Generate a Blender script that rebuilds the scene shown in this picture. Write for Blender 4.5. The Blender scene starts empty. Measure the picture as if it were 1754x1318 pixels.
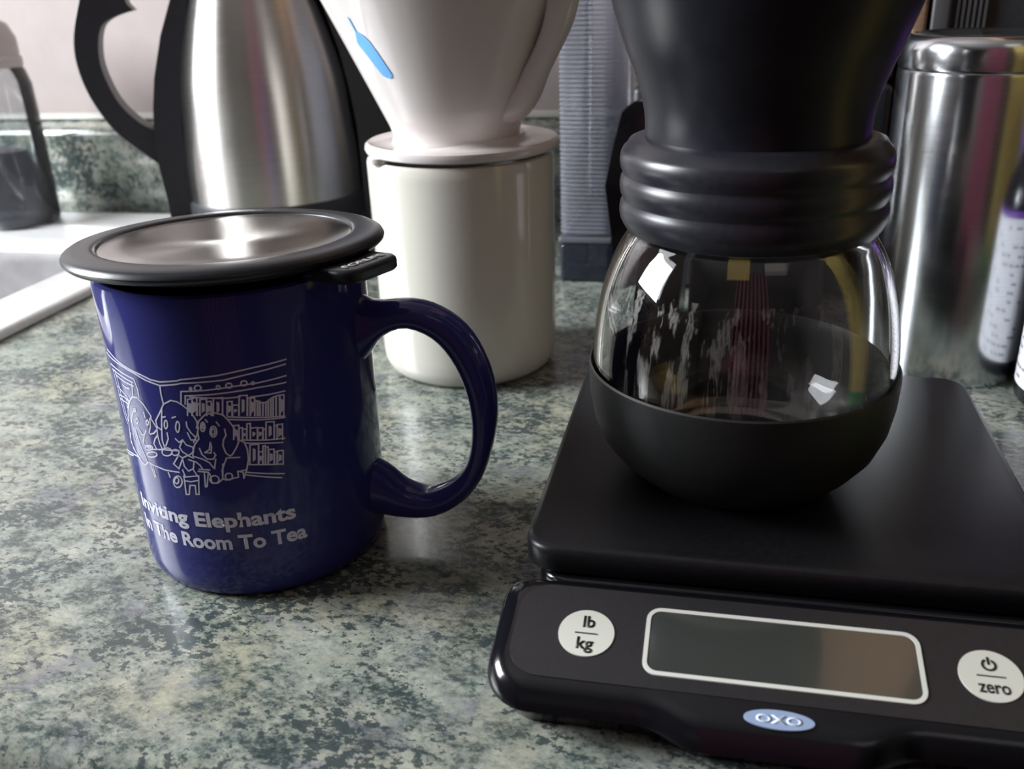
import bpy, bmesh, math, random
from mathutils import Vector, Matrix
random.seed(7)
PI = math.pi
scn = bpy.context.scene
C = scn.collection
R = math.radians

# ------------------------------------------------------------------ camera
PITCH, ROLL, CAM_H = 0.4033, -0.0363, 0.1762
cp, sp, cr, sr = math.cos(PITCH), math.sin(PITCH), math.cos(ROLL), math.sin(ROLL)
fwd = Vector((0, cp, -sp)); rt = Vector((1, 0, 0)); up = Vector((0, sp, cp))
r2 = cr * rt + sr * up; u2 = -sr * rt + cr * up
cd = bpy.data.cameras.new('camera'); cam = bpy.data.objects.new('camera', cd); C.objects.link(cam)
M = Matrix.Identity(4)
for i in range(3):
    M[i][0] = r2[i]; M[i][1] = u2[i]; M[i][2] = -fwd[i]
M[2][3] = CAM_H
cam.matrix_world = M
cd.sensor_width = 36; cd.lens = 36 * 1633.6 / 1754; cd.clip_start = 0.01
cd.dof.use_dof = True; cd.dof.focus_distance = 0.30; cd.dof.aperture_fstop = 17
scn.camera = cam
# ------------------------------------------------------------------ world, light, exposure
scn.view_settings.view_transform = 'Standard'; scn.view_settings.look = 'None'
scn.view_settings.gamma = 1; scn.view_settings.use_curve_mapping = False
scn.view_settings.exposure = 0.0
w = bpy.data.worlds.new('world'); scn.world = w; w.use_nodes = True
w.node_tree.nodes['Background'].inputs[0].default_value = (0.75, 0.85, 1, 1)
w.node_tree.nodes['Background'].inputs[1].default_value = 1.0

YAW = -0.236                                   # the wall and the worktop run at this angle
T = Vector((math.cos(YAW), math.sin(YAW), 0)); N = Vector((-math.sin(YAW), math.cos(YAW), 0))
def UV(u, v, z=0.0): return T * u + N * v + Vector((0, 0, z))
WALL = 0.745; FRONT = 0.150

def area(name, loc, target, sx, sy, power, col):
    l = bpy.data.lights.new(name, 'AREA'); l.shape = 'RECTANGLE'; l.size = sx; l.size_y = sy
    l.energy = power; l.color = col
    o = bpy.data.objects.new(name, l); C.objects.link(o); o.location = loc
    o.rotation_euler = (Vector(target) - Vector(loc)).to_track_quat('-Z', 'Y').to_euler()
    return o
area('window_daylight', UV(-1.185, 0.17, 0.60), UV(0, 0.17, 0.60), 0.52, 0.54, 47, (0.93, 0.97, 1.0))
area('ambient_fill', UV(0.6, -0.7, 1.40), UV(0.6, -0.7, 0), 0.5, 0.5, 0.5, (1.0, 0.93, 0.86))  # unseen overhead fill, added to lift the ambient light of the room

# ------------------------------------------------------------------ materials
def mat(name, col=(0.5, 0.5, 0.5), rough=0.5, metal=0.0, spec=0.5, coat=0.0, trans=0.0, ior=1.45, aniso=0.0, sss=0.0, alpha=1.0):
    m = bpy.data.materials.new(name); m.use_nodes = True
    b = m.node_tree.nodes['Principled BSDF']; I = b.inputs
    I['Base Color'].default_value = (*col, 1); I['Roughness'].default_value = rough
    I['Metallic'].default_value = metal; I['Specular IOR Level'].default_value = spec
    I['Coat Weight'].default_value = coat; I['Coat Roughness'].default_value = 0.04
    I['Transmission Weight'].default_value = trans; I['IOR'].default_value = ior
    I['Anisotropic'].default_value = aniso; I['Alpha'].default_value = alpha
    return m
def nd(m, t, **k):
    n = m.node_tree.nodes.new(t)
    for a, b in k.items(): setattr(n, a, b)
    return n
def lk(m, a, b): m.node_tree.links.new(a, b)
def noise(m, vec, scale, detail=4, rough=0.6, dist=0.0):
    n = nd(m, 'ShaderNodeTexNoise'); n.inputs['Scale'].default_value = scale; n.inputs['Detail'].default_value = detail
    n.inputs['Roughness'].default_value = rough; n.inputs['Distortion'].default_value = dist
    lk(m, vec, n.inputs['Vector']); return n.outputs['Fac']
def ramp(m, fac, stops):
    n = nd(m, 'ShaderNodeValToRGB'); e = n.color_ramp.elements
    while len(e) > 1: e.remove(e[-1])
    e[0].position = stops[0][0]; e[0].color = (*stops[0][1], 1)
    for p, c in stops[1:]:
        x = e.new(p); x.color = (*c, 1)
    lk(m, fac, n.inputs['Fac']); return n.outputs['Color']
def mixc(m, f, a, b, mode='MIX'):
    n = nd(m, 'ShaderNodeMix', data_type='RGBA', blend_type=mode)
    if isinstance(f, (int, float)): n.inputs[0].default_value = f
    else: lk(m, f, n.inputs[0])
    for s, v in ((6, a), (7, b)):
        if isinstance(v, tuple): n.inputs[s].default_value = (*v, 1)
        else: lk(m, v, n.inputs[s])
    return n.outputs[2]
def bsdf(m): return m.node_tree.nodes['Principled BSDF']
def objco(m, scale=(1, 1, 1), rot=(0, 0, 0)):
    t = nd(m, 'ShaderNodeTexCoord'); p = nd(m, 'ShaderNodeMapping')
    p.inputs['Scale'].default_value = scale; p.inputs['Rotation'].default_value = rot
    lk(m, t.outputs['Object'], p.inputs['Vector']); return p.outputs['Vector']
def bump(m, h, strength, dist):
    n = nd(m, 'ShaderNodeBump'); n.inputs['Strength'].default_value = strength; n.inputs['Distance'].default_value = dist
    lk(m, h, n.inputs['Height']); lk(m, n.outputs['Normal'], bsdf(m).inputs['Normal'])

def laminate(name='green_granite_laminate', rough=0.24, coat=0.15):
    m = mat(name, rough=rough, spec=0.4, coat=coat)
    v = objco(m, (1, 1.4, 1), (0, 0, 0.6))
    big = noise(m, v, 24, 4, 0.6, 0.5)
    mid = noise(m, v, 95, 7, 0.74, 0.25)
    fine = noise(m, v, 420, 5, 0.8, 0.0)
    def add(a, b, k):
        n = nd(m, 'ShaderNodeMath', operation='MULTIPLY_ADD'); lk(m, b, n.inputs[0]); n.inputs[1].default_value = k; lk(m, a, n.inputs[2]); return n.outputs[0]
    z = nd(m, 'ShaderNodeMath', operation='MULTIPLY'); lk(m, big, z.inputs[0]); z.inputs[1].default_value = 0.26
    s = add(add(z.outputs[0], mid, 0.44), fine, 0.30)
    base = ramp(m, s, [(0.39, (0.026, 0.036, 0.034)), (0.45, (0.078, 0.098, 0.09)), (0.48, (0.16, 0.18, 0.16)), (0.52, (0.255, 0.272, 0.235)), (0.59, (0.37, 0.37, 0.31))])
    tint = noise(m, v, 16, 3, 0.5, 0.4)
    tc = ramp(m, tint, [(0.35, (0.93, 0.99, 0.98)), (0.48, (1, 1, 1)), (0.60, (1.06, 1.0, 0.90)), (0.72, (1.0, 1.0, 0.9))])
    c1 = mixc(m, 1.0, base, tc, 'MULTIPLY')
    t2 = ramp(m, noise(m, v, 42, 4, 0.6, 0.7), [(0.55, (0, 0, 0)), (0.66, (0.55, 0.55, 0.55))])
    c2 = mixc(m, t2, c1, (0.17, 0.165, 0.20))
    # beige flakes
    fl = ramp(m, noise(m, v, 60, 5, 0.6, 0.6), [(0.56, (0, 0, 0)), (0.60, (0.45, 0.45, 0.45))])
    c3 = mixc(m, fl, c2, (0.28, 0.285, 0.23))
    # small dark grains that gather in loose clusters
    grain = noise(m, v, 260, 4, 0.7, 0.0)
    k = add(nd_scale(m, noise(m, v, 30, 3, 0.5, 0.5), 0.45), grain, 0.75)
    d = ramp(m, k, [(0.630, (0, 0, 0)), (0.665, (0.9, 0.9, 0.9))])
    c4 = mixc(m, d, c3, (0.035, 0.050, 0.052))
    lk(m, c4, bsdf(m).inputs['Base Color'])
    return m
def nd_scale(m, a, k):
    n = nd(m, 'ShaderNodeMath', operation='MULTIPLY'); lk(m, a, n.inputs[0]); n.inputs[1].default_value = k; return n.outputs[0]
def noisy(name, ca, cb, scale, rough, metal=0.0, spec=0.5, stretch=(1, 1, 1), bs=0.0, bd=0.0003, coat=0.0, aniso=0.0):
    m = mat(name, ca, rough, metal, spec, coat, aniso=aniso)
    v = objco(m, stretch); f = noise(m, v, scale, 5, 0.65)
    lk(m, ramp(m, f, [(0.35, ca), (0.65, cb)]), bsdf(m).inputs['Base Color'])
    if bs: bump(m, f, bs, bd)
    return m
def brushed(name, col, rough, stretch, scale, aniso=0.0, radial=False, bs=0.06):
    m = mat(name, col, rough, 1.0, aniso=aniso)
    v = objco(m, stretch); f = noise(m, v, scale, 4, 0.7)
    a = tuple(c * 0.86 for c in col); lk(m, ramp(m, f, [(0.3, a), (0.7, col)]), bsdf(m).inputs['Base Color'])
    rr = nd(m, 'ShaderNodeMapRange'); lk(m, f, rr.inputs['Value']); rr.inputs['To Min'].default_value = rough * 0.8; rr.inputs['To Max'].default_value = rough * 1.25
    lk(m, rr.outputs['Result'], bsdf(m).inputs['Roughness'])
    if aniso:
        t = nd(m, 'ShaderNodeTangent', direction_type='RADIAL', axis='Z'); lk(m, t.outputs['Tangent'], bsdf(m).inputs['Tangent']); bsdf(m).inputs['Anisotropic Rotation'].default_value = 0.25
    return m
def clear(name, tint, gloss_rough, mix_diffuse, dcol, fres=1.45, density=0.0):
    # thin clear plastic: see-through sheet with a reflective skin
    m = bpy.data.materials.new(name); m.use_nodes = True; nt = m.node_tree; nt.nodes.clear()
    out = nt.nodes.new('ShaderNodeOutputMaterial'); tr = nt.nodes.new('ShaderNodeBsdfTransparent'); tr.inputs[0].default_value = (*tint, 1)
    gl = nt.nodes.new('ShaderNodeBsdfGlossy'); gl.inputs['Roughness'].default_value = gloss_rough
    df = nt.nodes.new('ShaderNodeBsdfDiffuse'); df.inputs[0].default_value = (*dcol, 1)
    a = nt.nodes.new('ShaderNodeMixShader'); a.inputs[0].default_value = mix_diffuse
    b = nt.nodes.new('ShaderNodeMixShader'); fr = nt.nodes.new('ShaderNodeFresnel'); fr.inputs[0].default_value = fres
    L = nt.links.new; L(tr.outputs[0], a.inputs[1]); L(df.outputs[0], a.inputs[2]); L(fr.outputs[0], b.inputs[0])
    L(a.outputs[0], b.inputs[1]); L(gl.outputs[0], b.inputs[2]); L(b.outputs[0], out.inputs[0])
    return m

LAM = laminate()
LAM2 = laminate('green_granite_laminate_edge', 0.14, 0.5)
M_ = dict(
    wall=noisy('pinkish_grey_wall_paint', (0.32, 0.272, 0.262), (0.345, 0.297, 0.285), 30, 0.6, bs=0.04),
    ceiling=noisy('ceiling_paint', (0.30, 0.28, 0.27), (0.34, 0.32, 0.31), 10, 0.8),
    floor=noisy('wooden_floor', (0.10, 0.06, 0.035), (0.17, 0.10, 0.06), 12, 0.4, stretch=(1, 8, 1)),
    darkwood=noisy('brown_cabinet_wood', (0.075, 0.055, 0.045), (0.11, 0.08, 0.065), 9, 0.45, stretch=(1, 1, 8)),
    board=noisy('pale_brown_board_wood', (0.22, 0.13, 0.085), (0.34, 0.21, 0.14), 120, 0.5, stretch=(1, 1, 6)),
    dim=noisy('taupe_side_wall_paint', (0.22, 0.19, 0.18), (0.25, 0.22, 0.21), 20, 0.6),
    oak=noisy('light_brown_cabinet_wood', (0.36, 0.19, 0.09), (0.44, 0.24, 0.12), 9, 0.45, stretch=(1, 1, 8)),
    caulk=mat('off_white_caulk', (0.40, 0.39, 0.36), 0.5),
    frame=mat('white_window_paint', (0.8, 0.8, 0.8), 0.4),
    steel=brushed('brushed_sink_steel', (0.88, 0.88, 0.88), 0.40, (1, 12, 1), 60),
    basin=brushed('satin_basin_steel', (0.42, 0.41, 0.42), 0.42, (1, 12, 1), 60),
    carafe=brushed('brushed_carafe_steel', (0.66, 0.63, 0.60), 0.30, (1, 1, 30), 60, aniso=0.85),
    canister=brushed('polished_canister_steel', (0.64, 0.66, 0.69), 0.19, (1, 1, 30), 60, aniso=0.35),
    lidsteel=brushed('spun_lid_steel', (0.23, 0.215, 0.20), 0.22, (1, 1, 1), 12, aniso=0.85),
    blackp=noisy('matte_black_plastic', (0.017, 0.018, 0.023), (0.023, 0.024, 0.030), 300, 0.42, bs=0.03),
    ringp=noisy('charcoal_lid_plastic', (0.005, 0.007, 0.011), (0.010, 0.013, 0.018), 600, 0.32, spec=0.4, bs=0.05),
    hop=noisy('dark_tinted_hopper_plastic', (0.008, 0.009, 0.013), (0.012, 0.013, 0.018), 90, 0.32, spec=0.3),
    collar=noisy('satin_black_collar_plastic', (0.012, 0.012, 0.017), (0.017, 0.017, 0.023), 500, 0.31, bs=0.03),
    rubber=noisy('black_silicone', (0.007, 0.0075, 0.008), (0.011, 0.0115, 0.012), 700, 0.5, bs=0.05),
    scaleb=mat('gloss_black_scale_plastic', (0.005, 0.005, 0.007), 0.15),
    scalem=noisy('satin_black_platform', (0.007, 0.007, 0.009), (0.011, 0.011, 0.013), 500, 0.36, spec=0.4, bs=0.03),
    panel=noisy('matte_dark_grey_panel', (0.016, 0.015, 0.017), (0.022, 0.020, 0.023), 900, 0.42, bs=0.04),
    screen=mat('grey_lcd_glass', (0.042, 0.046, 0.042), 0.10, spec=0.9, coat=0.5),
    white=mat('white_print', (0.62, 0.62, 0.58), 0.45),
    key=mat('pale_button_print', (0.60, 0.60, 0.54), 0.4),
    ink=mat('black_ink', (0.012, 0.012, 0.012), 0.5),
    badge=mat('pale_blue_badge', (0.27, 0.35, 0.52), 0.3),
    badget=mat('badge_letter_print', (0.62, 0.70, 0.85), 0.4),
    cream=mat('cream_glazed_ceramic', (0.62, 0.60, 0.53), 0.13, coat=0.3),
    porc=mat('white_glazed_porcelain', (0.66, 0.61, 0.59), 0.13, coat=0.3),
    logo=mat('sky_blue_print', (0.10, 0.36, 0.80), 0.3),
    blue=mat('cobalt_blue_glaze', (0.031, 0.035, 0.155), 0.08, spec=0.28),
    print=mat('pale_mug_print', (0.62, 0.62, 0.74), 0.6, spec=0.2),
    grey=mat('mid_grey_plastic', (0.07, 0.07, 0.075), 0.4),
    purple=mat('purple_cap_plastic', (0.16, 0.05, 0.36), 0.35),
    label=mat('white_paper_label', (0.80, 0.80, 0.84), 0.5),
    dbottle=mat('black_bottle_plastic', (0.012, 0.012, 0.016), 0.15),
    yellow=mat('yellow_label', (0.62, 0.47, 0.14), 0.5),
    capp=mat('frosted_pump_cap', (0.55, 0.50, 0.49), 0.35, trans=0.3),
)
_b = bsdf(M_['steel']); _b.inputs['Metallic'].default_value = 0.55
M_['film'] = (lambda m: m)(bpy.data.materials.new('pale_vertical_streaks'))
M_['film'].use_nodes = True; _n = M_['film'].node_tree; _n.nodes.clear()
_o = _n.nodes.new('ShaderNodeOutputMaterial'); _t = _n.nodes.new('ShaderNodeBsdfTransparent'); _d = _n.nodes.new('ShaderNodeBsdfGlossy'); _d.inputs[0].default_value = (.75, .73, .70, 1); _d.inputs[1].default_value = .35
_df = _n.nodes.new('ShaderNodeBsdfDiffuse'); _df.inputs[0].default_value = (.42, .40, .38, 1); _ad = _n.nodes.new('ShaderNodeMixShader'); _ad.inputs[0].default_value = .5
_mx = _n.nodes.new('ShaderNodeMixShader'); _tc = objco(M_['film'], (1, 1, .10)); _f = noise(M_['film'], _tc, 260, 4, 0.7)
_r = ramp(M_['film'], _f, [(.54, (0, 0, 0)), (.60, (.28, .28, .28)), (.66, (.06, .06, .06))])
for a_, b_ in ((_d.outputs[0], _ad.inputs[1]), (_df.outputs[0], _ad.inputs[2]), (_r, _mx.inputs[0]), (_t.outputs[0], _mx.inputs[1]), (_ad.outputs[0], _mx.inputs[2]), (_mx.outputs[0], _o.inputs[0])): _n.links.new(a_, b_)
M_['glass'] = mat('clear_borosilicate_glass', (1, 1, 1), 0.0, trans=1.0, ior=1.45)
M_['clearbox'] = clear('ribbed_clear_plastic', (0.86, 0.87, 0.93), 0.18, 0.22, (0.42, 0.43, 0.50))
M_['clearbase'] = clear('clear_blue_base_plastic', (0.55, 0.60, 0.72), 0.06, 0.08, (0.2, 0.22, 0.3))
M_['clearbot'] = clear('clear_bottle_plastic', (0.80, 0.82, 0.83), 0.05, 0.10, (0.4, 0.42, 0.44))
M_['liquid'] = clear('grey_soap_liquid', (0.30, 0.31, 0.36), 0.1, 0.35, (0.12, 0.12, 0.16))

# ------------------------------------------------------------------ geometry helpers
def obj(name, bm, m, parent=None, smooth=True, angle=40, **props):
    me = bpy.data.meshes.new(name); bmesh.ops.recalc_face_normals(bm, faces=bm.faces[:]); bm.to_mesh(me); bm.free()
    for x in (m if isinstance(m, list) else [m]): me.materials.append(x)
    if smooth:
        me.shade_smooth(); me.set_sharp_from_angle(angle=R(angle))
    o = bpy.data.objects.new(name, me); C.objects.link(o)
    if parent: o.parent = parent
    for k, v in props.items(): o[k] = v
    return o
def tag(o, label, cat, group=None):
    o['label'] = label; o['category'] = cat
    if group: o['group'] = group
    return o
def thing(name, label, cat, loc=(0, 0, 0), rz=0.0, rot=None):
    o = bpy.data.objects.new(name, None); C.objects.link(o); o.location = loc; o.rotation_euler = rot or (0, 0, rz); o.empty_display_size = 0.01
    return tag(o, label, cat)
def struct(name, bm, m, **k):
    o = obj(name, bm, m, **k); o['kind'] = 'structure'; return o
def lathe(prof, seg=96, bm=None, closed=False):
    bm = bm or bmesh.new(); rings = []
    for r, z in prof:
        if r < 1e-6: rings.append([bm.verts.new((0, 0, z))])
        else: rings.append([bm.verts.new((r * math.cos(2 * PI * i / seg), r * math.sin(2 * PI * i / seg), z)) for i in range(seg)])
    pairs = list(zip(rings, rings[1:])) + ([(rings[-1], rings[0])] if closed else [])
    for a, b in pairs:
        for i in range(seg):
            j = (i + 1) % seg
            if len(a) == 1 and len(b) == 1: break
            if len(a) == 1: bm.faces.new((a[0], b[i], b[j]))
            elif len(b) == 1: bm.faces.new((a[i], a[j], b[0]))
            else: bm.faces.new((a[i], a[j], b[j], b[i]))
    return bm
def rrect(x0, y0, x1, y1, r, n=8):
    P = []
    for cx, cy, a in ((x1 - r, y0 + r, -90), (x1 - r, y1 - r, 0), (x0 + r, y1 - r, 90), (x0 + r, y0 + r, 180)):
        for i in range(n + 1):
            t = R(a + 90 * i / n); P.append((cx + r * math.cos(t), cy + r * math.sin(t)))
    return P
def loft(loops, bm=None, cap0=True, cap1=True, closed=False):
    bm = bm or bmesh.new(); L = [[bm.verts.new(p) for p in l] for l in loops]; n = len(L[0])
    for a, b in list(zip(L, L[1:])) + ([(L[-1], L[0])] if closed else []):
        for i in range(n):
            j = (i + 1) % n; bm.faces.new((a[i], a[j], b[j], b[i]))
    if cap0: bm.faces.new(L[0][::-1])
    if cap1: bm.faces.new(L[-1])
    return bm
def slab(poly, z0, z1, bev=0.0, bm=None, steps=3):
    # vertical-sided slab with rounded upper and lower rim; poly is a counter-clockwise outline
    def inset(d):
        out = []; n = len(poly)
        for i in range(n):
            a, b, c = Vector(poly[i - 1]), Vector(poly[i]), Vector(poly[(i + 1) % n])
            e1 = (b - a).normalized(); e2 = (c - b).normalized()
            nn = (Vector((-e1.y, e1.x)) + Vector((-e2.y, e2.x)))
            nn = nn.normalized() if nn.length > 1e-9 else Vector((0, 0))
            k = max(0.5, nn.dot(Vector((-e1.y, e1.x))))
            out.append(b + nn * d / k)
        return out
    loops = []
    if bev:
        for i in range(steps + 1):
            t = PI / 2 * i / steps; loops.append([(p.x, p.y, z0 + bev * (1 - math.sin(t))) for p in inset(bev * (1 - math.cos(PI / 2 - t + 0)) if False else bev * (1 - math.sin(t)))])
        L2 = []
        for i in range(steps + 1):
            t = PI / 2 * i / steps
            L2.append([(p.x, p.y, z1 - bev + bev * math.sin(t)) for p in inset(bev * (1 - math.cos(t)))])
        loops = [[(p.x, p.y, z0) for p in inset(bev * 0.5)], [(p.x, p.y, z0 + bev * 0.5) for p in inset(0)]] + L2
    else:
        loops = [[(*p, z0) for p in poly], [(*p, z1) for p in poly]]
    return loft(loops, bm)
def box(x0, y0, z0, x1, y1, z1, r=0.0, bm=None):
    r = min(r, (x1 - x0) / 2.01, (y1 - y0) / 2.01, (z1 - z0) / 2.01)
    if r <= 0: return slab([(x0, y0), (x1, y0), (x1, y1), (x0, y1)], z0, z1, 0, bm)
    return slab(rrect(x0, y0, x1, y1, r, 4), z0, z1, r * 0.8, bm)
def spline(P, n=6, closed=False):
    P = [Vector(p) for p in P]; out = []; m = len(P)
    for i in range(m if closed else m - 1):
        g = (lambda k: P[k % m]) if closed else (lambda k: P[min(max(k, 0), m - 1)])
        p0, p1, p2, p3 = g(i - 1), g(i), g(i + 1), g(i + 2)
        for j in range(n):
            t = j / n
            out.append(0.5 * ((2 * p1) + (p2 - p0) * t + (2 * p0 - 5 * p1 + 4 * p2 - p3) * t * t + (3 * p1 - p0 - 3 * p2 + p3) * t ** 3))
    if not closed: out.append(P[-1])
    return out
def strap(outer, inner, halfw, n=6, k=12, sup=2.6):
    # closed-section strap between two outlines lying in the local XZ plane; section is a rounded oval
    def res(L, cnt):
        S = spline([(x, 0, z) for x, z in L], 10); d = [0]
        for a, b in zip(S, S[1:]): d.append(d[-1] + (b - a).length)
        out = []
        for i in range(cnt):
            t = d[-1] * i / (cnt - 1); j = 0
            while j < len(d) - 2 and d[j + 1] < t: j += 1
            f = (t - d[j]) / max(d[j + 1] - d[j], 1e-9); out.append(S[j].lerp(S[j + 1], f))
        return out
    cnt = 44; O = res(outer, cnt); I = res(inner, cnt); loops = []
    for i, (a, b) in enumerate(zip(O, I)):
        c = (a + b) / 2; h = (a - b) / 2; hw = halfw(i / (cnt - 1)) if callable(halfw) else halfw; L = []
        for q in range(k * 2):
            t = PI * q / k; ct, st = math.cos(t), math.sin(t)
            ex = math.copysign(abs(ct) ** (2 / sup), ct); ey = math.copysign(abs(st) ** (2 / sup), st)
            L.append(c + h * ex + Vector((0, hw * ey, 0)))
        loops.append(L)
    return loft(loops)
def plate_xz(poly, y0, y1, bev=0.0):
    # outline in local XZ given thickness along Y, with softened rims
    bm = slab([(x, z) for x, z in poly], y0, y1, bev)
    for v in bm.verts: v.co = Vector((v.co.x, -v.co.z, v.co.y))
    return bm
def text_mesh(s, size, bold=0.0, shear=0.0, spacing=1.0):
    cu = bpy.data.curves.new('t', 'FONT'); cu.body = s; cu.size = size; cu.offset = bold; cu.shear = shear; cu.resolution_u = 4; cu.space_character = spacing
    o = bpy.data.objects.new('t', cu); C.objects.link(o); dg = bpy.context.evaluated_depsgraph_get(); dg.update()
    me = bpy.data.meshes.new_from_object(o.evaluated_get(dg)); bpy.data.objects.remove(o); bpy.data.curves.remove(cu)
    bm = bmesh.new(); bm.from_mesh(me); bpy.data.meshes.remove(me)
    xs = [v.co.x for v in bm.verts]; ys = [v.co.y for v in bm.verts]
    return bm, min(xs), max(xs), min(ys), max(ys)
def thicken(bm, d):
    g = bmesh.ops.extrude_face_region(bm, geom=bm.faces[:])
    for v in [x for x in g['geom'] if isinstance(x, bmesh.types.BMVert)]: v.co.z += d
    return bm
def text_at(s, x0, x1, ybase, name, m, parent, f, bold=0.0, h=0.00012, height=None, shear=0.0, cx=None, cuts=0, **k):
    bm, a, b, c, d = text_mesh(s, 1.0, bold, shear)
    if h > 0.0001: thicken(bm, 1.0)
    sx = (x1 - x0) / (b - a) if x1 is not None else None
    sy = height / 0.73 if height else sx
    if sx is None: sx = sy; x0 = cx - sx * (b - a) / 2
    if cuts:
        t = a + cuts / sx
        while t < b:
            bmesh.ops.bisect_plane(bm, geom=bm.verts[:] + bm.edges[:] + bm.faces[:], plane_co=(t, 0, 0), plane_no=(1, 0, 0)); t += cuts / sx
    for v in bm.verts: v.co = f(x0 + (v.co.x - a) * sx, ybase + v.co.y * sy, v.co.z * h)
    return obj(name, bm, m, parent, smooth=False, **k)

# ------------------------------------------------------------------ room shell
def uvbox(name, u0, v0, z0, u1, v1, z1, m, holes=None, **k):
    bm = bmesh.new()
    for a, b, c, d, e, f in (holes or [(u0, v0, z0, u1, v1, z1)]):
        L = [[UV(x, y, z) for x, y in ((a, b), (d, b), (d, e), (a, e))] for z in (c, f)]
        loft(L, bm)
    return struct(name, bm, m, smooth=False, **k)
U0, U1, V0, V1, Z0, Z1 = -1.20, 1.60, -1.60, WALL, -0.90, 1.50
uvbox('wall_back', U0 - .1, V1, Z0, U1 + .1, V1 + .1, Z1, M_['wall'])
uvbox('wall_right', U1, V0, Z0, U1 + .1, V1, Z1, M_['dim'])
uvbox('wall_front', U0 - .1, V0 - .1, Z0, U1 + .1, V0, Z1, M_['darkwood'])
wu0, wv0, wv1, wz0, wz1 = U0, -0.12, 0.46, 0.30, 0.90
uvbox('wall_left', 0, 0, 0, 0, 0, 0, M_['wall'], holes=[
    (U0 - .1, V0, Z0, U0, wv0, Z1), (U0 - .1, wv1, Z0, U0, V1, Z1), (U0 - .1, wv0, Z0, U0, wv1, wz0), (U0 - .1, wv0, wz1, U0, wv1, Z1)])
uvbox('floor', U0, V0, Z0 - .05, U1, V1, Z0, M_['floor'])
uvbox('ceiling', U0 - .1, V0 - .1, Z1, U1 + .1, V1 + .1, Z1 + .05, M_['ceiling'])
uvbox('window_1', 0, 0, 0, 0, 0, 0, M_['frame'], holes=[
    (U0 - .1, wv0, wz0, U0 + .01, wv0 + .03, wz1), (U0 - .1, wv1 - .03, wz0, U0 + .01, wv1, wz1),
    (U0 - .1, wv0 + .03, wz0, U0 + .01, wv1 - .03, wz0 + .03), (U0 - .1, wv0 + .03, wz1 - .03, U0 + .01, wv1 - .03, wz1)])

# ------------------------------------------------------------------ worktop with the sink cut-out
SU0, SU1, SV0, SV1 = -1.00, -0.392, 0.27, 0.702
wt = bpy.data.objects.new('countertop', None); C.objects.link(wt); wt.rotation_euler = (0, 0, YAW)
tag(wt, 'green and grey granite patterned laminate worktop under everything', 'countertop')
bm = bmesh.new(); rr_ = 0.012; prof = []
for i in range(9):
    t = PI / 2 * i / 8; prof.append((FRONT + rr_ * (1 - math.sin(t)), -rr_ * (1 - math.cos(t)) ))
prof = [(0.20, 0.0)] + prof + [(FRONT, -0.040), (0.20, -0.040)]
loft([[(u, y, z) for y, z in prof] for u in (-1.19, 1.59)], bm)
IN = 0.018
for a, b, c, d in ((SU1 - IN, 0.20, 1.59, 0.743), (-1.19, 0.20, SU1 - IN, SV0 + IN), (-1.19, SV0 + IN, SU0 + IN, 0.743), (SU0 + IN, SV1 - IN, SU1 - IN, 0.743)):
    box(a, b, -0.04, c, d, 0.0, 0, bm)
obj('worktop', bm, LAM, wt, smooth=True, angle=30)
cb = obj('lower_cabinet', box(-1.19, 0.19, Z0 + .001, 1.59, 0.742, -0.30), M_['darkwood'], None, smooth=False)
cb.rotation_euler = (0, 0, YAW); tag(cb, 'brown wooden base cabinet standing under the green worktop', 'cabinet')
bs = bpy.data.objects.new('backsplash', None); C.objects.link(bs); bs.rotation_euler = (0, 0, YAW)
tag(bs, 'low green granite patterned upstand along the foot of the pinkish wall', 'backsplash')
bp = [(0.722, 0.0004), (0.722, 0.064)] + [(0.729 - 0.007 * math.cos(R(a)), 0.064 + 0.008 * math.sin(R(a))) for a in (15, 30, 45, 60, 75, 90)] + [(0.7445, 0.0765), (0.7445, 0.0004)]
obj('upstand', loft([[(u, y, z) for y, z in bp] for u in (-1.19, 1.59)]), LAM2, bs, angle=35)
tr = struct('trim_1', loft([[UV(u, y, z) for y, z in ((0.7405, 0.0768), (0.7415, 0.080), (0.7445, 0.0815), (0.7445, 0.0768))] for u in (-1.19, 1.59)]), M_['caulk'], smooth=False)
# upper cabinet above the worktop, seen only as a reflection
uc = obj('upper_cabinet', box(0.16, 0.43, 0.52, 1.55, 0.744, 1.10, 0.004), M_['oak'], None, smooth=False)
uc.rotation_euler = (0, 0, YAW); tag(uc, 'brown wooden wall cabinet hanging above the worktop', 'cabinet')

# ------------------------------------------------------------------ sink
sk = bpy.data.objects.new('sink', None); C.objects.link(sk); sk.rotation_euler = (0, 0, YAW)
tag(sk, 'stainless steel drop-in sink with a bright flat rim, left of the blue mug', 'sink')
def L4(du0, du1, dv0, dv1, z, r): return [(x, y, z) for x, y in rrect(SU0 + du0, SV0 + dv0, SU1 - du1, SV1 - dv1, r, 8)]
rim = [L4(.004, .004, .004, .004, 0.0002, .028), L4(0, 0, 0, 0, .0006, .03), L4(.0003, .0003, .0003, .0003, .0042, .03), L4(.0015, .0015, .0015, .0015, .0054, .028),
       L4(.004, .004, .004, .004, .0056, .026), L4(.010, .010, .010, .010, .0050, .024), L4(.030, .036, .030, .040, .0044, .03),
       L4(.033, .039, .033, .044, .0056, .03), L4(.036, .041, .036, .050, .0056, .03), L4(.038, .0425, .038, .056, .0044, .03),
       L4(.040, .0445, .040, .080, .0042, .035), L4(.042, .0465, .042, .090, .0020, .035), L4(.045, .049, .045, .095, -.003, .035)]
obj('rim', loft(rim, cap0=False, cap1=False), M_['steel'], sk, angle=60)
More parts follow.
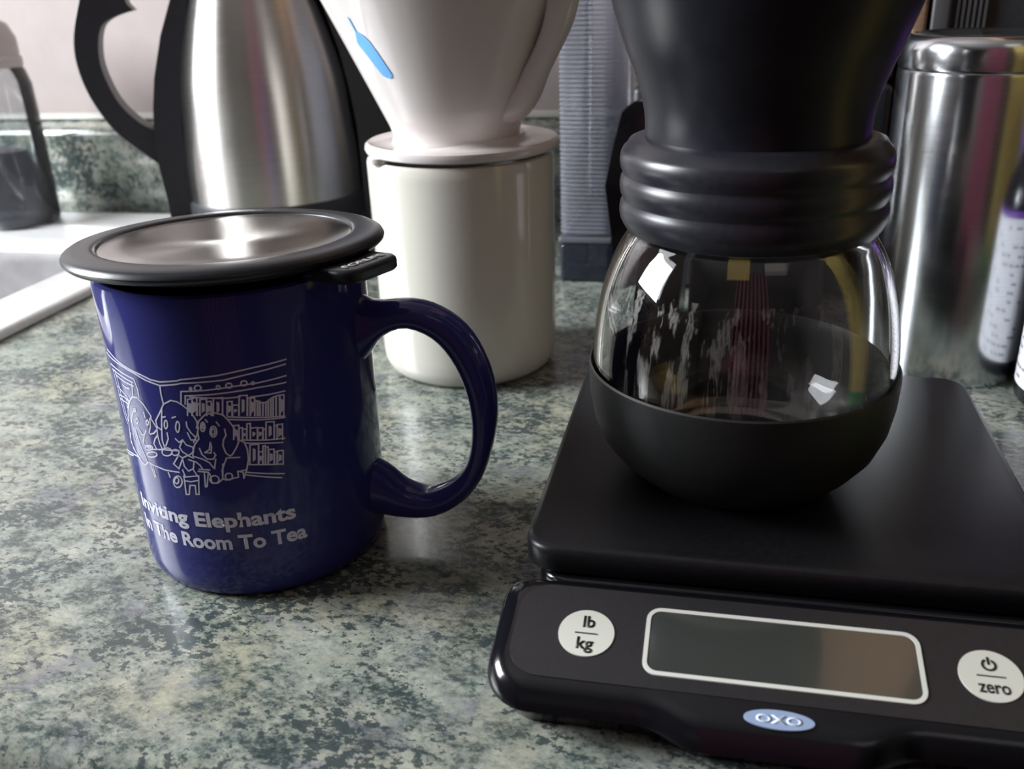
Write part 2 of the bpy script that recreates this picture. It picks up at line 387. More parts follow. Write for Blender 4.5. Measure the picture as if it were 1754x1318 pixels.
bas = [L4(.045, .049, .045, .095, -.003, .035), L4(.047, .051, .047, .097, -.012, .035), L4(.055, .060, .055, .105, -.150, .04), L4(.062, .068, .062, .112, -.165, .04), L4(.085, .09, .085, .135, -.170, .04)]
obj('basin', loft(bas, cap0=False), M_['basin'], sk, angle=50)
# soap bottle at the back of the sink
p = UV(-.5685, .664, .0046)
sb = thing('soap_bottle', 'clear plastic soap bottle with frosted cap behind the sink', 'bottle', p)
obj('bottle_body', lathe([(0, .0), (.028, .0), (.0305, .003), (.031, .008), (.031, .085), (.0305, .108), (.028, .118), (.0265, .121), (.0265, .1235)]), M_['clearbot'], sb)
obj('soap', lathe([(0, .0015), (.024, .0015), (.026, .01), (.022, .040), (.016, .058), (.0, .062)]), M_['liquid'], sb, label='dark grey soap inside')
obj('cap', lathe([(.0268, .121), (.0275, .123), (.0275, .128), (.026, .1295), (.0265, .132), (.0262, .142), (.022, .152), (.013, .158), (0, .160)]), M_['capp'], sb, label='frosted pinkish cap')

# ------------------------------------------------------------------ steel coffee carafe
ca = thing('coffee_carafe', 'brushed steel coffee carafe with black curved handle, behind the mug', 'carafe', (-.1604, .680, 0), R(-166.7))
cprof = [(.0606, .0425), (.0607, .060), (.0600, .078), (.0585, .096), (.0565, .118), (.0530, .136), (.0480, .155), (.0435, .170), (.039, .185), (.036, .196), (.0, .196)]
cp_ = [(p.x, p.y) for p in spline([(a, b, 0) for a, b in cprof[:-1]], 4)]
obj('steel_body', lathe(cp_, 128), M_['carafe'], ca)
obj('base', lathe([(0, 0), (.062, 0), (.064, .002), (.0645, .010), (.0625, .030), (.0622, .041), (.0612, .0430), (.058, .0435)], 96), M_['blackp'], ca)
obj('lid', lathe([(.0365, .1955), (.040, .197), (.041, .203), (.038, .214), (.025, .220), (0, .221)]), M_['blackp'], ca)
back = [(.0595, .030), (.0724, .030), (.0726, .045), (.0744, .067), (.0741, .087), (.0716, .106), (.0678, .124), (.0598, .149), (.0505, .170), (.043, .190), (.040, .205), (.033, .205), (.037, .190), (.0425, .170), (.052, .136), (.0565, .110), (.0590, .087), (.0597, .06)]
o = obj('handle_rib', plate_xz(back[::-1], -.016, .016, .003), M_['blackp'], ca, label='black upright strip on the handle side')
front = [(.0595, .030), (.076, .030), (.080, .045), (.086, .080), (.089, .119), (.086, .150), (.076, .180), (.066, .200), (.034, .203), (.036, .190), (.0425, .170), (.052, .136), (.0565, .110), (.0590, .087), (.0597, .06)]
o = obj('spout_panel', plate_xz([(-x, z) for x, z in front], -.022, .022, .004), M_['blackp'], ca, label='black spout side facing the dripper')
_a = [(.0724, .0655), (.0858, .0775), (.100, .0923), (.1106, .1136), (.1148, .134), (.1133, .152), (.1062, .1722), (.098, .190), (.080, .203), (.050, .208), (.038, .206)]
_b2 = [(.040, .196), (.055, .190), (.070, .182), (.0790, .172), (.0752, .1650)]
_c = [(.0752, .1650), (.0872, .1618), (.0960, .1562), (.1001, .1439), (.1003, .1295), (.0947, .1108), (.0843, .097), (.0742, .0906), (.0705, .0890)]
hd = [(p.x, p.y) for L in (_a, _b2, _c) for p in spline([(x, z, 0) for x, z in L], 4)]
hd = [q for k, q in enumerate(hd) if k == 0 or math.hypot(q[0] - hd[k - 1][0], q[1] - hd[k - 1][1]) > 1e-5]
obj('handle', plate_xz(hd, -.0125, .0125, .0008), M_['blackp'], ca)

# ------------------------------------------------------------------ ceramic server and dripper
SX, SY = -.0201, .4484
sv = thing('coffee_server', 'cream ceramic straight-sided coffee server under the dripper', 'server', (SX, SY, 0))
sp_ = [(0, .0008), (.034, .0008), (.036, 0), (.0385, .0006), (.0412, .0035), (.0424, .0075), (.0428, .013), (.0432, .097), (.0432, .1010), (.0426, .1024), (.0414, .1029), (.0402, .1024), (.0394, .100), (.0390, .09), (.0388, .012), (.034, .006), (0, .006)]
obj('server_body', lathe(sp_, 128), M_['cream'], sv)
dr = thing('pour_over_dripper', 'white porcelain pour-over dripper with blue bottle mark, on the cream server', 'dripper', (SX - .001, SY, .1031))
dz = -.1031
cone = [(.008, .1082), (.0300, .1082), (.0293, .1106), (.0290, .1125), (.0305, .1165), (.0350, .1262), (.0420, .1412), (.0490, .1562), (.0560, .1710), (.0625, .1850), (.0655, .1915), (.0665, .193), (.0655, .1942), (.0635, .1935), (.0595, .185), (.052, .168), (.030, .122), (.008, .112)]
obj('cone', lathe([(r, z + dz) for r, z in cone], 128, closed=True), M_['porc'], dr)
pl_ = [(.008, .1042), (.0425, .1044), (.0443, .1052), (.0450, .1068), (.0446, .1086), (.0432, .1096), (.0420, .1092), (.040, .1085), (.034, .1084), (.0308, .1090), (.0292, .1104), (.0285, .1115), (.008, .1115)]
o = obj('plate', lathe([(r, z + dz) for r, z in pl_], 128, closed=True), M_['porc'], dr, label='round saucer-like plate'); o.location = (.0024, 0, 0)
# little locating nub under the plate
nb = obj('locating_nub', lathe([(0, -.0005), (.005, -.0005), (.0055, .0005), (.0055, .0022), (0, .0022)], 24), M_['cream'], dr, label='small round foot showing under the plate at the left')
nb.location = (-.0335, -.0215, 0)
hA = R(-37.3)
ho = [(.025, .1180), (.0345, .1180), (.0440, .1265), (.0507, .139), (.0582, .1506), (.0626, .1584), (.0655, .1672), (.0672, .176), (.0665, .184), (.0615, .1880), (.056, .186)]
hi = [(.025, .1270), (.0285, .1275), (.0340, .132), (.0385, .1374), (.0440, .1459), (.0490, .1542), (.0515, .1600), (.0530, .1660), (.0540, .1710), (.0550, .1745), (.0560, .1760)]
h = obj('handle', strap([(x, z + dz) for x, z in ho], [(x, z + dz) for x, z in hi], lambda t: .0052 + .002 * abs(2 * t - 1)), M_['porc'], dr)
h.rotation_euler = (0, 0, hA)
lg = [(-139.6, 163.8), (-138.4, 163.2), (-137.7, 158.2), (-133.9, 156.7), (-131.3, 154.4), (-128.6, 149.6), (-126.0, 144.0), (-124.3, 140.6), (-126.1, 139.2), (-129.5, 139.4), (-132.4, 140.4), (-135.9, 145.1), (-139.7, 150.6), (-141.6, 153.3), (-139.9, 156.1), (-138.8, 157.8)]
def conept(a, z, d):
    r = .0350 + (z - .1262) * (.0070 / .0150) + d; return (r * math.cos(R(a)), r * math.sin(R(a)), z + dz)
bm = bmesh.new(); q = [bm.verts.new((a, z, 0)) for a, z in lg]; bm.faces.new(q)
bmesh.ops.triangulate(bm, faces=bm.faces[:]); bmesh.ops.subdivide_edges(bm, edges=bm.edges[:], cuts=3)
bmesh.ops.triangulate(bm, faces=bm.faces[:]); thicken(bm, 1.0)
for v in bm.verts: v.co = conept(v.co.x, v.co.y / 1000, .00005 + .00025 * v.co.z)
obj('bottle_mark', bm, M_['logo'], dr, label='sky blue bottle emblem on the cone')

# ------------------------------------------------------------------ ribbed clear container
cc = thing('ribbed_container', 'tall ribbed clear plastic container between the server and the grinder', 'container', UV(-.103, .566, 0), YAW)
bm = bmesh.new(); loops = []
for i in range(141):
    z = .030 + i * .0013; e = 0.0 if i % 2 else .0008
    loops.append([(x, y, z) for x, y in rrect(e, e, .0325 - e, .118 - e, .006, 4)])
loft(loops, bm, cap0=False, cap1=False); obj('ribbed_wall', bm, M_['clearbox'], cc, angle=25)
obj('clear_base', box(0, 0, .0006, .0325, .118, .0245, .003), M_['clearbase'], cc)
obj('base_rim', box(-.0006, -.0006, .0248, .0331, .1186, .0285, .003), M_['clearbox'], cc, label='clear band above the base')
obj('lid', box(-.0008, -.0008, .2125, .0333, .1188, .222, .003), M_['clearbox'], cc)

# ------------------------------------------------------------------ black machine, pouch and things behind
mk = thing('coffee_maker', 'large black coffee maker in shadow behind the hand grinder', 'coffee maker', UV(-.058, .552, 0), YAW)
obj('housing', box(0, 0, .003, .137, .165, .118, .004), M_['blackp'], mk)
obj('upper_housing', box(0, .004, .119, .137, .165, .300, .006), M_['blackp'], mk)
obj('drip_tray', box(.036, -.088, .0, .108, -.0005, .050, .004), M_['blackp'], mk, label='low black tray at the front')
obj('foot_plate', box(.006, .006, 0, .131, .16, .0028), M_['rubber'], mk)
obj('yellow_sticker', box(.0565, -.0890, .0345, .0680, -.0878, .0465), M_['yellow'], mk, smooth=False, label='small yellow sticker')
bg = thing('coffee_pouch', 'small crumpled black pouch between ribbed container and glass jar', 'pouch', UV(-.045, .500, 0), YAW)
bm = bmesh.new()
F = [[(-.016, -.012, 0), (.016, -.014, 0), (.018, .012, 0), (-.014, .014, 0)], [(-.0150, -.013, .043), (.018, -.014, .040), (.019, .013, .042), (-.012, .014, .045)],
     [(-.0195, -.012, .0765), (.017, -.012, .074), (.018, .012, .076), (-.016, .012, .078)], [(-.0155, -.008, .0975), (.014, -.009, .096), (.014, .008, .098), (-.013, .009, .100)],
     [(-.0120, -.003, .112), (.010, -.003, .113), (.010, .003, .114), (-.011, .003, .1135)], [(-.0060, -.0015, .1165), (.008, -.0015, .118), (.008, .0015, .118), (-.006, .0015, .1170)]]
def sub(F):
    out = []
    for L in F:
        L2 = []
        for i in range(4):
            a, b = Vector(L[i]), Vector(L[(i + 1) % 4])
            for k in range(4): 
                p = a.lerp(b, k / 4); L2.append(p + Vector((random.uniform(-.0004, .0004), random.uniform(-.001, .001), 0)))
        out.append(L2)
    return out
obj('pouch_body', loft(sub(F), bm), M_['scaleb'], bg, angle=25)
cbd = thing('cutting_board', 'narrow brown wooden board standing on edge behind the steel canister', 'board', UV(.0835, .552, 0), YAW)
obj('board', box(0, 0, 0, .0078, .16, .26, .002), M_['board'], cbd)
to = thing('toaster', 'dark toaster with grey column and ribbed side at the upper right corner', 'toaster', UV(.0925, .552, 0), YAW)
obj('body', box(0, .004, .006, .20, .16, .24, .008), M_['blackp'], to)
obj('column', box(.0002, .0, .004, .0098, .006, .24, .002), M_['grey'], to, label='mid grey upright column')
bm = bmesh.new()
for i in range(6): box(.0122 + i * .0026, .0015, .02, .0134 + i * .0026, .0050, .23, 0, bm)
g = obj('vent_ribs', bm, M_['grey'], to, smooth=False); g['kind'] = 'stuff'
for x, y in ((.02, .03), (.18, .03), (.02, .14), (.18, .14)):
    bm = bmesh.new(); bmesh.ops.create_cone(bm, cap_ends=True, segments=16, radius1=.008, radius2=.008, depth=.006, matrix=Matrix.Translation((x, y, .003))); obj('foot', bm, M_['rubber'], to)

# ------------------------------------------------------------------ kitchen scale
SA = Vector((.0008, .2277, 0)); SYAW = -.2254
sc = thing('kitchen_scale', 'black digital kitchen scale with pale round buttons under the glass grinder', 'scale', SA, SYAW)
obj('platform', slab(rrect(0, 0, .1435, .1416, .010, 8), .0215, .0300, .0022), M_['scalem'], sc, angle=50)
obj('platform_base', slab(rrect(.004, -.002, .1395, .136, .010, 8), .003, .0212, .002), M_['scaleb'], sc, angle=50)
PZ, PM = .0260, .25
def top(y): return PZ + PM * y
def outline(d):
    x0, x1, y1, y0 = -.0030 + d, .1460 - d, -.0035 - d, -.0420 + d
    P = []
    r = .0125 - d
    def arc(cx, cy, a0, a1, rr, n=9):
        for i in range(n + 1):
            t = R(a0 + (a1 - a0) * i / n); P.append((cx + rr * math.cos(t), cy + rr * math.sin(t)))
    arc(x0 + r, y0 + r, 180, 270, r)
    for i in range(25):                                        # the pull-out grip swells forward
        u = i / 24; x = .036 + .066 * u
        e = 0.5 - 0.5 * math.cos(min(1, min(u, 1 - u) / .24) * PI)
        P.append((x, y0 - .0050 * e))
    arc(x1 - r, y0 + r, 270, 360, r); r3 = .006
    arc(x1 - r3, y1 - r3, 0, 90, r3, 4); arc(x0 + r3, y1 - r3, 90, 180, r3, 4)
    return P
OL = [outline(d) for d in (.007, .003, .0008, 0, .0004, .0015, .0032, .0055)]
ZF = [lambda y: .0008, lambda y: .0075, lambda y: .0092, lambda y: top(y) - .0060, lambda y: top(y) - .0038, lambda y: top(y) - .0018, lambda y: top(y) - .0005, lambda y: top(y)]
obj('body', loft([[(x, y, f(y)) for x, y in P] for P, f in zip(OL, ZF)]), M_['scaleb'], sc, angle=50)
def onp(poly, h0, h1, bm=None): return loft([[(x, y, top(y) + h) for x, y in poly] for h in (h0, h1)], bm)
obj('panel', onp(rrect(.0028, -.0370, .1402, -.0085, .0085, 8), -.0005, .00018), M_['panel'], sc, angle=30, label='matte dark grey control panel')
S0, S1, S2, S3 = .0372, -.0327, .1026, -.0137
def ringp(a, b, h0, h1):
    return loft([[(x, y, top(y) + h) for x, y in P] for P, h in ((a, h0), (a, h1), (b, h1), (b, h0))], closed=True, cap0=False, cap1=False)
obj('screen', onp(rrect(S0 + .0004, S1 + .0004, S2 - .0004, S3 - .0004, .003, 6), .0001, .00032), M_['screen'], sc, angle=30, label='unlit grey display')
obj('screen_border', ringp(rrect(S0 - .0006, S1 - .0006, S2 + .0006, S3 + .0006, .0038, 6), rrect(S0 + .0005, S1 + .0005, S2 - .0005, S3 - .0005, .0027, 6), .0001, .0005), M_['white'], sc, angle=30, label='thin pale rounded border line')
def disc(cx, cy, rx, ry, n=48): return [(cx + rx * math.cos(2 * PI * i / n), cy + ry * math.sin(2 * PI * i / n)) for i in range(n)]
fp = lambda h: (lambda x, y, z: (x, y, top(y) + h + z))
b1 = obj('button', onp(disc(.0217, -.0232, .0072, .0071), .0001, .00045), M_['key'], sc, angle=30, label='pale round unit button')
b2 = obj('button', onp(disc(.1180, -.0232, .0072, .0071), .0001, .00045), M_['key'], sc, angle=30, label='pale round power and zero button')
text_at('lb', .0205, .0236, -.0215, 'lettering', M_['ink'], b1, fp(.00045), bold=.02, height=.0036)
obj('divider_line', onp([(.0188, -.0236), (.0246, -.0236), (.0246, -.0233), (.0188, -.0233)], .0004, .0006), M_['ink'], b1, smooth=False)
text_at('kg', .0196, .0239, -.0281, 'lettering', M_['ink'], b1, fp(.00045), bold=.02, height=.0036)
obj('divider_line', onp([(.1148, -.0236), (.1212, -.0236), (.1212, -.0233), (.1148, -.0233)], .0004, .0006), M_['ink'], b2, smooth=False)
text_at('zero', .1146, .1216, -.0280, 'lettering', M_['ink'], b2, fp(.00045), bold=.012, height=.0036)
n = 28; a0, a1 = R(118), R(422); A_ = [(.1180 + .0017 * math.cos(a0 + (a1 - a0) * i / n), -.0203 + .0017 * math.sin(a0 + (a1 - a0) * i / n)) for i in range(n + 1)]
B_ = [(.1180 + .0012 * math.cos(a0 + (a1 - a0) * i / n), -.0203 + .0012 * math.sin(a0 + (a1 - a0) * i / n)) for i in range(n, -1, -1)]
bm = onp(A_ + B_, .0004, .0006); onp([(.11775, -.0202), (.11825, -.0202), (.11825, -.0181), (.11775, -.0181)], .0004, .0006, bm)
obj('power_symbol', bm, M_['ink'], b2, smooth=False)
bd = obj('badge', onp(disc(.0692, -.0415, .0080, .0025), .0001, .0004), M_['badge'], sc, angle=30, label='pale blue oval maker badge')
text_at('OXO', .0640, .0744, -.04255, 'lettering', M_['badget'], bd, fp(.0004), bold=.03, height=.0021)

# ------------------------------------------------------------------ hand grinder standing on the scale
gr = thing('hand_coffee_grinder', 'black hand coffee grinder on a clear glass jar, standing on the scale', 'grinder', (.0698, .2688, .0302))
g0 = -.0302
jo = [(0, .0335), (.020, .0337), (.030, .036), (.0375, .0415), (.0425, .049), (.0443, .058), (.0447, .067), (.0444, .075), (.0434, .083), (.0417, .091), (.0392, .0985), (.0365, .1040), (.0342, .1075), (.0330, .110), (.0328, .124)]
jo = [(max(p.x, 0), p.y) for p in spline([(a, b, 0) for a, b in jo], 3)]
ji = [(r - .0019 if r > .0025 else r, z + (.0030 if z < .036 else .0022 if z < .042 else .0012 if z < .05 else 0)) for r, z in jo]
ji = [(max(r, 0), z) for r, z in ji]
jar = [(r, z) for r, z in jo] + [(jo[-1][0] - .0009, .1246)] + ji[::-1]
obj('glass_jar', lathe([(r, z + g0) for r, z in jar], 128), M_['glass'], gr, angle=70)
cup = [(0, .0302), (.0255, .0302), (.028, .0308), (.0320, .0334), (.0372, .0380), (.0415, .0436), (.0443, .0505), (.0456, .0580), (.0460, .0655), (.0459, .0672), (.0454, .0677), (.04495, .0670), (.0448, .060), (.0437, .0500), (.0402, .0440), (.034, .0375), (.028, .0342), (0, .0328)]
fi = [(r - .00025, z) for r, z in ji if .0600 < z < .0965]
fb = lathe([(r, z + g0) for r, z in fi], 96); kill = [v for v in fb.verts if not (200 < math.degrees(math.atan2(v.co.y, v.co.x)) % 360 < 300)]
bmesh.ops.delete(fb, geom=kill, context='VERTS')
obj('pale_streaks', fb, M_['film'], gr, label='pale vertical streaks inside the glass')  # thin sheet of pale upright streaks just inside the jar wall
obj('rubber_cup', lathe([(r, z + g0) for r, z in cup], 128), M_['rubber'], gr, label='black silicone cup around the jar foot')
col = [(.0332, .1082), (.0352, .1088), (.0362, .1104)]
for i in range(3):
    zc = .1140 + i * .0070
    for a in (-60, -35, -10, 10, 35, 60): col.append((.0360 + .0017 * math.cos(R(a)) - .0005, zc + .0036 * math.sin(R(a)) / math.sin(R(75))))
col += [(.0358, .1316), (.0346, .1334), (.0325, .1342), (.0300, .1343)]
obj('screw_collar', lathe([(r, z + g0) for r, z in col], 128), M_['collar'], gr, label='ribbed black screw collar')
hp = [(.0304, .1335), (.0303, .137), (.0309, .1425), (.0330, .150), (.0365, .1590), (.0396, .1686), (.0420, .178), (.0438, .190), (.0446, .203), (.0440, .214), (.040, .219), (0, .220)]
hp = [(max(p.x, 0), p.y) for p in spline([(a, b, 0) for a, b in hp], 4)]
obj('hopper', lathe([(r, z + g0) for r, z in hp], 128), M_['hop'], gr, label='dark flared bean hopper')

# ------------------------------------------------------------------ blue mug
MX, MY, MH = -.0859, .2891, .0995
mg = thing('mug', 'cobalt blue ceramic mug with a line drawing and words on its side', 'mug', (MX, MY, 0))
def mr(z): return .04024 + (.041 - .04024) * z / .095
mp = [(0, .0015), (.034, .0015), (.0352, 0), (.0372, .0002), (.0390, .0016), (.0399, .0042), (mr(.008), .008), (mr(.09), .09), (mr(.097), .097), (.0408, .0988), (.0398, .0995), (.0386, .0992), (.0376, .0978), (.0372, .095), (.0368, .012), (.034, .006), (0, .006)]
mp2 = []
for (a, b), (c, d) in zip(mp, mp[1:]):
    k = 12 if abs(d - b) > .05 else 1
    for i in range(k): mp2.append((a + (c - a) * i / k, b + (d - b) * i / k))
mp2.append(mp[-1])
obj('mug_body', lathe(mp2, 160), M_['blue'], mg)
ho = [(.0385, .0890), (.0445, .0858), (.0557, .0863), (.0647, .0840), (.0735, .0775), (.0794, .0668), (.0820, .0539), (.0811, .0416), (.0766, .0264), (.0692, .0162), (.0589, .0101), (.0477, .0093), (.0410, .0105), (.0385, .0090)]
hi = [(.0385, .0640), (.0425, .0690), (.0470, .0745), (.0540, .0773), (.0622, .0742), (.0682, .0668), (.0722, .0560), (.0735, .0435), (.0715, .0318), (.0662, .0240), (.0578, .0198), (.0497, .0220), (.0440, .0275), (.0385, .0310)]
h = obj('handle', strap(ho, hi, lambda t: .0062 + .0022 * (2 * t - 1) ** 6, sup=2.2), M_['blue'], mg); h.rotation_euler = (0, 0, R(-8.5))
def mugpt(deg, z, d): r = mr(z) + d; return Vector((r * math.cos(R(deg)), r * math.sin(R(deg)), z))
